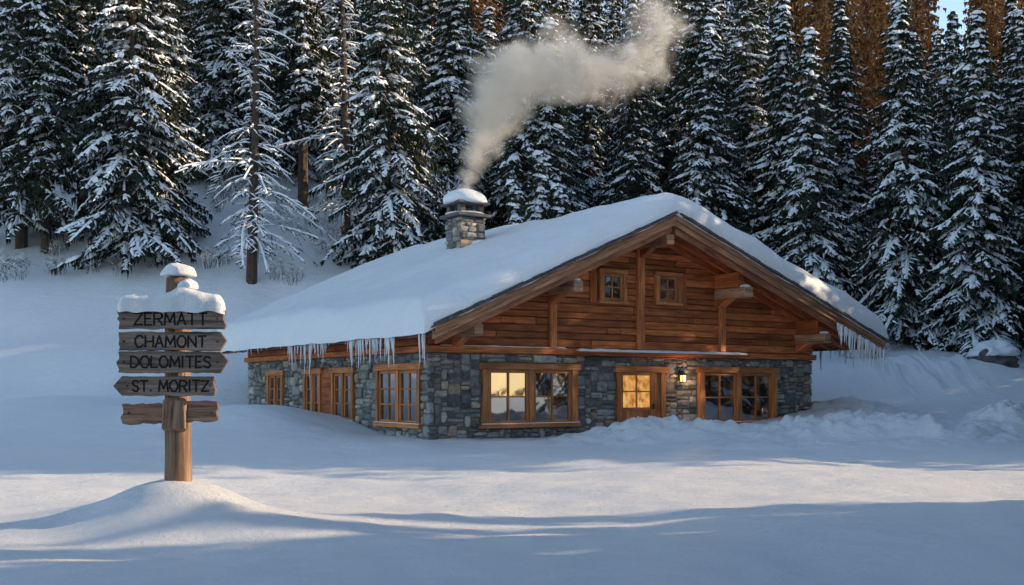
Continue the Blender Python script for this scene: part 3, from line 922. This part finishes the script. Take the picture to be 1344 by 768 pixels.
def boardsnow():
    n = 60; m = 12; V = []; F = []
    for i in range(n + 1):
        f = i / n; x = -.635 + 1.215 * f
        e = math.sqrt(max(0, 1 - (1 - min(1, min(f, 1 - f) / .09)) ** 2))
        h = (.18 + .07 * noise.noise(Vector((x * 2.2, 0, 3))) + .03 * noise.noise(Vector((x * 7, 0, 3))) + .07 * math.exp(-((x - .08) / .16) ** 2)) * e
        for j in range(m + 1):
            a = math.pi * j / m
            yy = -.170 - .13 * math.cos(a) * (.75 + .35 * math.sin(a)) * (.3 + .7 * e) * (1 + .14 * noise.noise(Vector((x * 5, a, 9))))
            V.append((x, yy, 2.555 + h * math.sin(a) ** .6 + .012 * noise.noise(Vector((x * 9, a * 2, 2))) - (.03 * (1 + 1.4 * noise.noise(Vector((x * 6, 1, 1)))) if j in (0, m) else 0)))
    for i in range(n):
        for j in range(m):
            F.append((i * (m + 1) + j, (i + 1) * (m + 1) + j, (i + 1) * (m + 1) + j + 1, i * (m + 1) + j + 1))
    me = bpy.data.meshes.new('board_snow'); me.from_pydata(V, [], F)
    me.polygons.foreach_set('use_smooth', [True] * len(F)); me.materials.append(M_SNOW)
    o = bpy.data.objects.new('board_snow', me); link(o); o.parent = sign
boardsnow()
blob('post_snow', .195, .18, .13, M_SNOW, sign, (.01, 0, 2.985), .14, 1.6, 1)
blob('post_side_snow', .11, .10, .10, M_SNOW, sign, (.14, -.12, 2.82), .2, 1.8, 4)

# ------------------------------------------------------------ trees
def make_spruce(name, H, R, seed, snow=.6, kind='spruce', low=1.0, wstep=.30, nb=7, lod=1.0):
    rnd = random.Random(seed)
    V = []; F = []; M = []
    def tri(a, b, c, m):
        n = len(V); V.extend((a, b, c)); F.append((n, n + 1, n + 2)); M.append(m)
    def quad(a, b, c, d, m):
        n = len(V); V.extend((a, b, c, d)); F.append((n, n + 1, n + 2, n + 3)); M.append(m)
    n = 8; lv = 14; r0 = H * .0125 + .06
    ring = []
    for k in range(lv):
        f = k / (lv - 1); z = -1.0 + (H + 1.0) * f; r = r0 * (1 - f) ** .85 + .012
        ox = .12 * math.sin(f * 4 + seed); oy = .1 * math.sin(f * 3 + seed * 2)
        ring.append([len(V) + i for i in range(n)])
        for i in range(n):
            a = 2 * math.pi * i / n
            V.append((ox + r * math.cos(a), oy + r * math.sin(a), z))
    for k in range(lv - 1):
        for i in range(n):
            j = (i + 1) % n
            F.append((ring[k][i], ring[k][j], ring[k + 1][j], ring[k + 1][i])); M.append(0)
    z = low
    while z < H - .15:
        f = z / H
        prof = (1 - f) ** .78 * (.62 + .38 * min(1, f / .12))
        if kind == 'bare': prof = (1 - f) ** .6 * (.75 + .25 * math.sin(f * 9))
        nn = max(3, int(round(nb * (.55 + .45 * (1 - f)))))
        a0 = rnd.uniform(0, 6.28)
        for b in range(nn):
            az = a0 + 6.283 * b / nn + rnd.uniform(-.4, .4)
            dx, dy = math.cos(az), math.sin(az)
            cl = noise.noise(Vector((dx * 1.2 + seed * 5, dy * 1.2, z * .35)))
            Lb = max(.22, R * prof * rnd.uniform(.5, 1.2) * (1 + .7 * cl))
            if kind == 'spruce' and rnd.random() < .10 - .4 * cl: continue
            px, py = -dy, dx
            up = .42 * f - .10 + rnd.uniform(-.12, .1) + (.15 if kind == 'bare' else 0)
            dr = (.56 - .12 * f) * rnd.uniform(.7, 1.35)
            zb = z + rnd.uniform(-.3, .3)
            ns = max(3, int(Lb / (.24 / lod)))
            wob = rnd.uniform(-.22, .22)
            pts = []
            for i in range(ns + 1):
                g = i / ns
                rr = Lb * g
                zz = zb + Lb * (up * g - dr * g * g + .14 * max(0, g - .7))
                s_ = wob * Lb * g * g
                pts.append((dx * rr + px * s_, dy * rr + py * s_, zz))
            sp = snow * (0.92 + 1.6 * noise.noise(Vector((dx * 1.5 + seed, dy * 1.5, z * .45))))
            for i in range(ns):
                a, c = pts[i], pts[i + 1]
                w = .022 * (1 - i / ns) + .008
                quad((a[0] - px * w, a[1] - py * w, a[2] - .02), (a[0] + px * w, a[1] + py * w, a[2] - .02), (c[0] + px * w, c[1] + py * w, c[2] - .02), (c[0] - px * w, c[1] - py * w, c[2] - .02), 0)
                if i > 0 and rnd.random() < sp * 1.1 + (.25 if kind == 'bare' else 0):
                    w2 = (.055 if kind == 'bare' else .09) * rnd.uniform(.7, 1.5)
                    h = .05 + .05 * rnd.random()
                    quad((a[0] - px * w2, a[1] - py * w2, a[2]), (a[0], a[1], a[2] + h), (c[0], c[1], c[2] + h), (c[0] - px * w2, c[1] - py * w2, c[2]), 2)
                    quad((a[0], a[1], a[2] + h), (a[0] + px * w2, a[1] + py * w2, a[2]), (c[0] + px * w2, c[1] + py * w2, c[2]), (c[0], c[1], c[2] + h), 2)
            for i in range(1, ns + 1):
                g = i / ns
                if g < .18: continue
                P = pts[i]
                for sd in (-1, 1, 0) if i == ns else (-1, 1):
                    if kind == 'bare' and rnd.random() < .45: continue
                    tl = min(.9, .18 + .42 * Lb * (1 - g) ** .8 * min(1, g / .3)) * rnd.uniform(.6, 1.3)
                    if sd == 0: tl = .28
                    fw = rnd.uniform(.35, 1.0) if sd else 1.4
                    tx, ty = dx * fw + px * sd, dy * fw + py * sd
                    q = math.hypot(tx, ty); tx /= q; ty /= q
                    td = -rnd.uniform(.25, .95)
                    ex, ey, ez = P[0] + tx * tl, P[1] + ty * tl, P[2] + td * tl
                    sx_, sy_ = -ty, tx
                    w = (rnd.uniform(.05, .10) if kind != 'bare' else .02) / lod ** .5
                    mx_, my_, mz_ = P[0] + tx * tl * .5, P[1] + ty * tl * .5, P[2] + td * tl * .42
                    if kind != 'bare' or rnd.random() < .5:
                        lo = .06
                        tri((P[0], P[1], P[2]), (ex, ey, ez), (mx_ - sx_ * w, my_ - sy_ * w, mz_ - lo), 1)
                        tri((P[0], P[1], P[2]), (mx_ + sx_ * w, my_ + sy_ * w, mz_ - lo), (ex, ey, ez), 1)
                        hz = rnd.uniform(.16, .45) if kind != 'bare' else .1
                        for hf in ((.3, .72) if lod > .9 else (.5,)):
                            hx, hy, hzz = P[0] + tx * tl * hf, P[1] + ty * tl * hf, P[2] + td * tl * hf
                            tri((hx - tx * .07 / lod, hy - ty * .07 / lod, hzz), (hx + tx * .07 / lod, hy + ty * .07 / lod, hzz - .02), (hx + rnd.uniform(-.08, .08), hy + rnd.uniform(-.08, .08), hzz - hz), 1)
                    if kind != 'larch' and rnd.random() < sp:
                        w3 = (rnd.uniform(.045, .11) if kind != 'bare' else .028) / lod ** .5; h = .04
                        k0 = rnd.uniform(0, .35); k1 = rnd.uniform(.75, 1.0)
                        A = (P[0] + tx * tl * k0, P[1] + ty * tl * k0, P[2] + td * tl * k0 + .02)
                        E = (P[0] + tx * tl * k1, P[1] + ty * tl * k1, P[2] + td * tl * k1 + .02)
                        mz2 = mz_ + .01
                        T_ = (mx_, my_, mz2 + h + .03)
                        L_ = (mx_ - sx_ * w3, my_ - sy_ * w3, mz2 - .01); R_ = (mx_ + sx_ * w3, my_ + sy_ * w3, mz2 - .01)
                        tri(A, T_, L_, 2); tri(A, R_, T_, 2); tri(T_, E, L_, 2); tri(T_, R_, E, 2)
            if kind == 'spruce':
                for _ in range(2 + int(Lb > 1.3) + int(Lb > 2.2) * 2):
                    if rnd.random() > sp * .95: continue
                    g = rnd.uniform(.35, .95); i = min(ns - 1, int(g * ns)); P = pts[i]; Q = pts[i + 1]
                    vx, vy, vz = Q[0] - P[0], Q[1] - P[1], Q[2] - P[2]
                    q = math.sqrt(vx * vx + vy * vy + vz * vz); vx /= q; vy /= q; vz /= q
                    la_ = rnd.uniform(.14, .40); wa = rnd.uniform(.08, .24)
                    o = rnd.uniform(-.25, .25)
                    th = rnd.uniform(.05, .13)
                    cx_, cy_, cz_ = P[0] + px * o, P[1] + py * o, P[2] + .03 - abs(o) * .3
                    rim = []; mid = []
                    for k in range(7):
                        a = 6.283 * k / 7; jj = rnd.uniform(.6, 1.3)
                        u_, v_ = math.cos(a) * la_ * jj, math.sin(a) * wa * jj
                        rim.append((cx_ + vx * u_ + px * v_, cy_ + vy * u_ + py * v_, cz_ + vz * u_ - .06 - abs(v_) * .5))
                        mid.append((cx_ + vx * u_ * .6 + px * v_ * .6, cy_ + vy * u_ * .6 + py * v_ * .6, cz_ + vz * u_ * .6 + th * .5))
                    tp = (cx_, cy_, cz_ + th)
                    for k in range(7):
                        k2 = (k + 1) % 7
                        quad(rim[k], rim[k2], mid[k2], mid[k], 2); tri(mid[k], mid[k2], tp, 2)
        z += wstep * rnd.uniform(.7, 1.3) * (1.0 - .3 * f) * (2.0 if kind == 'bare' else 1)
    me = bpy.data.meshes.new(name)
    me.from_pydata(V, [], F)
    me.materials.append(M_BARK); me.materials.append(M_LARCH if kind == 'larch' else M_NEEDLE); me.materials.append(M_TSNOW)
    me.polygons.foreach_set('material_index', M); me.update()
    return me
SPR = [make_spruce('spruce_a', 22, 3.8, 1, .52), make_spruce('spruce_b', 20, 3.4, 2, .62), make_spruce('spruce_c', 24, 3.9, 3, .46, low=2.2),
       make_spruce('spruce_d', 18, 3.0, 4, .68), make_spruce('spruce_e', 23, 3.2, 5, .36, low=5.5)]
FARS = [make_spruce('spruce_far_a', 23, 3.6, 11, .38, wstep=.42, nb=6, lod=.6), make_spruce('spruce_far_b', 20, 3.1, 12, .5, wstep=.42, nb=6, lod=.6),
        make_spruce('spruce_far_c', 25, 3.4, 13, .3, wstep=.42, nb=6, lod=.6, low=3)]
SMALL = make_spruce('spruce_small', 9, 1.7, 6, .85, low=.4, wstep=.26)
BARE = make_spruce('larch_bare', 21, 4.4, 8, .8, kind='bare', low=2.5, nb=6)
LAR = make_spruce('larch_gold', 24, 3.2, 9, .2, kind='larch', low=3, wstep=.4, lod=.6)

def px2x(px, D): return (px - 672) / 1393 * D
def put(me, x, y, s, name, parent=None, sz=None):
    o = bpy.data.objects.new(name, me)
    o.location = (x, y, ground(x, y) - .15)
    o.rotation_euler = (random.uniform(-.03, .03), random.uniform(-.03, .03), random.uniform(0, 6.28))
    o.scale = (s, s, sz or s)
    link(o)
    if parent: o.parent = parent
    return o
random.seed(21)
for px, D, m, s in [(28, 61, 2, 1.0), (110, 63, 4, 1.0), (170, 58, 1, 1.12), (212, 61, 3, 1.05), (62, 60, 4, .9), (400, 68, 4, 1.0), (512, 58, 1, 1.02),
                    (590, 66, 0, .92), (925, 66, 4, 1.0), (1065, 62, 3, 1.02), (1192, 60, 1, 1.0), (1278, 57, 3, 1.04), (1345, 60, 0, .86), (985, 70, 2, 1.0)]:
    put(SPR[m], px2x(px, D), D, s, 'spruce_tree')
for px, D, s in [(680, 54, .95), (737, 55, .98), (705, 60, 1.1), (1235, 66, .9)]:
    put(SMALL, px2x(px, D), D, s, 'spruce_tree')
put(BARE, px2x(332, 56), 56, .95, 'larch_tree')
put(BARE, px2x(455, 62), 62, .9, 'larch_tree')
forest = empty('spruce_forest')
for D in (68, 75, 83, 92, 101, 112, 124, 136):
    x = -.55 * D - 3
    while x < .55 * D + 3:
        p = 672 + x / D * 1393
        ok = not (D < 72 and (-50 < p < 480))
        if D < 86 and p < 480 and random.random() < .45: ok = False
        if D > 90 and 1215 < p < 1290: ok = False
        golden = (p > 1045 or 560 < p < 650) and D > 80
        if golden and D > 100: golden = random.random() < .5
        sc = random.uniform(.8, 1.18)
        if p > 1040 and D < 80: sc *= .80
        if 550 < p < 650 and D < 80: sc *= .88
        if ok:
            m = LAR if golden else random.choice(SPR if D < 80 else FARS)
            put(m, x + random.uniform(-1.1, 1.1), D + random.uniform(-3, 3), sc * (1.15 if golden else 1), 'forest_larch' if golden else 'forest_spruce', forest)
        x += random.uniform(2.8, 4.4) * (1.0 if D < 95 else 1.2)

# side forest to the right (outside the frame) throws the long shade; a clearing lets the sun band through
AZ = math.radians(8)
EL = math.radians(18)
sideforest = empty('side_forest')
random.seed(5)
y = -14
while y < 70:
    for k in range(3):
        c_off = random.uniform(-.8, .8)
        x = max(13, .5 * y + 6) + k * 5.5 + random.uniform(-1.2, 1.2)
        yy = y + c_off
        c = yy - x * math.tan(AZ)
        if 9.3 < c < 20.8: continue
        sc = random.uniform(1.0, 1.2)
        if 33.5 < c < 43: sc *= .72
        put(random.choice(FARS), x, yy, sc, 'side_spruce', sideforest)
    y += 2.9
for (x, c, s_) in ((13.5, 9.8, .7), (15, 11.4, .8), (12.5, 10.6, .6), (17, 12.4, .8), (19, 13.4, .8)):
    put(SMALL, x, c + x * math.tan(AZ), s_, 'side_spruce', sideforest)
for i in range(24):
    x = -50 + i * 4.4 + random.uniform(-1, 1)
    put(random.choice(FARS), x, -44 + random.uniform(-6, 6) , random.uniform(.7, 1.0), 'side_spruce', sideforest)

# boulder with snow
bx, by = px2x(1306, 50), 50
bo = empty('snowy_boulder', (bx, by, ground(bx, by)))
blob('rock', 1.0, .8, .62, M_ROCK, bo, (0, 0, .25), .35, 1.6, 3, flat=False, smooth=False)
blob('snow_cap', 1.0, .85, .58, M_SNOW, bo, (-.12, 0, .60), .35, 1.5, 6)

def shrub(seed):
    rnd = random.Random(seed); V = []; F = []; M = []
    for _ in range(26):
        a = rnd.uniform(0, 6.28); ln = rnd.uniform(.35, 1.1); lean = rnd.uniform(.1, .6)
        x0, y0 = rnd.uniform(-.35, .35), rnd.uniform(-.35, .35)
        x1, y1, z1 = x0 + math.cos(a) * lean * ln, y0 + math.sin(a) * lean * ln, ln
        for w_, m, dz in ((.015, 0, 0), (.02, 1, .02)):
            if m == 1 and rnd.random() < .4: continue
            n = len(V); V += [(x0 - w_, y0, dz - .1), (x0 + w_, y0, dz - .1), (x1, y1, z1 + dz)]; F.append((n, n + 1, n + 2)); M.append(m)
        for _ in range(3):
            f = rnd.uniform(.4, .9); a2 = rnd.uniform(0, 6.28); l2 = ln * .3
            xa, ya, za = x0 + (x1 - x0) * f, y0 + (y1 - y0) * f, z1 * f
            n = len(V); V += [(xa, ya, za - .015), (xa, ya, za + .015), (xa + math.cos(a2) * l2, ya + math.sin(a2) * l2, za + l2 * .6)]; F.append((n, n + 1, n + 2)); M.append(rnd.choice((0, 1)))
    me = bpy.data.meshes.new('shrub'); me.from_pydata(V, [], F); me.materials.append(M_BARK); me.materials.append(M_TSNOW)
    me.polygons.foreach_set('material_index', M); return me
SH = [shrub(1), shrub(2), shrub(3)]
shr = empty('dry_shrubs')
for _ in range(110):
    D = random.uniform(56, 78); p = random.uniform(-20, 470)
    put(random.choice(SH), px2x(p, D), D, random.uniform(.5, 1.5), 'shrub_stalks', shr)
for _ in range(16):
    D = random.uniform(54, 62); p = random.uniform(1100, 1340)
    put(random.choice(SH), px2x(p, D), D, random.uniform(.5, 1.0), 'shrub_stalks', shr)

# ------------------------------------------------------------ light and sky
w = bpy.data.worlds.new('World'); scene.world = w; w.use_nodes = True
nt = w.node_tree; nt.nodes.clear()
sky = nt.nodes.new('ShaderNodeTexSky'); sky.sky_type = 'NISHITA'; sky.sun_disc = False
sky.sun_elevation = EL; sky.sun_rotation = math.radians(90) - AZ
sky.altitude = 1600; sky.air_density = 1.3; sky.dust_density = 2.0; sky.ozone_density = 1.2
bg = nt.nodes.new('ShaderNodeBackground'); bg.inputs[1].default_value = .27
ow = nt.nodes.new('ShaderNodeOutputWorld')
nt.links.new(sky.outputs[0], bg.inputs[0]); nt.links.new(bg.outputs[0], ow.inputs[0])
sun = bpy.data.lights.new('sun', 'SUN'); sun.energy = 7; sun.angle = math.radians(.5); sun.color = (1, .75, .48)
so_ = bpy.data.objects.new('sun', sun); link(so_)
d = Vector((math.cos(EL) * math.cos(AZ), math.cos(EL) * math.sin(AZ), math.sin(EL)))
so_.rotation_euler = d.to_track_quat('Z', 'Y').to_euler()
so_.location = (40, 10, 30)

# ------------------------------------------------------------ camera
cam = bpy.data.cameras.new('camera'); co = bpy.data.objects.new('camera', cam); link(co)
cam.sensor_width = 36; cam.lens = 1393 / 1344 * 36
cam.shift_y = (510 - 384) / 1344
cam.clip_end = 2000; cam.clip_start = .1
co.location = (0, 0, 1.65); co.rotation_euler = (math.radians(90), 0, 0)
scene.camera = co
scene.view_settings.view_transform = 'Standard'; scene.view_settings.look = 'None'; scene.view_settings.exposure = 0
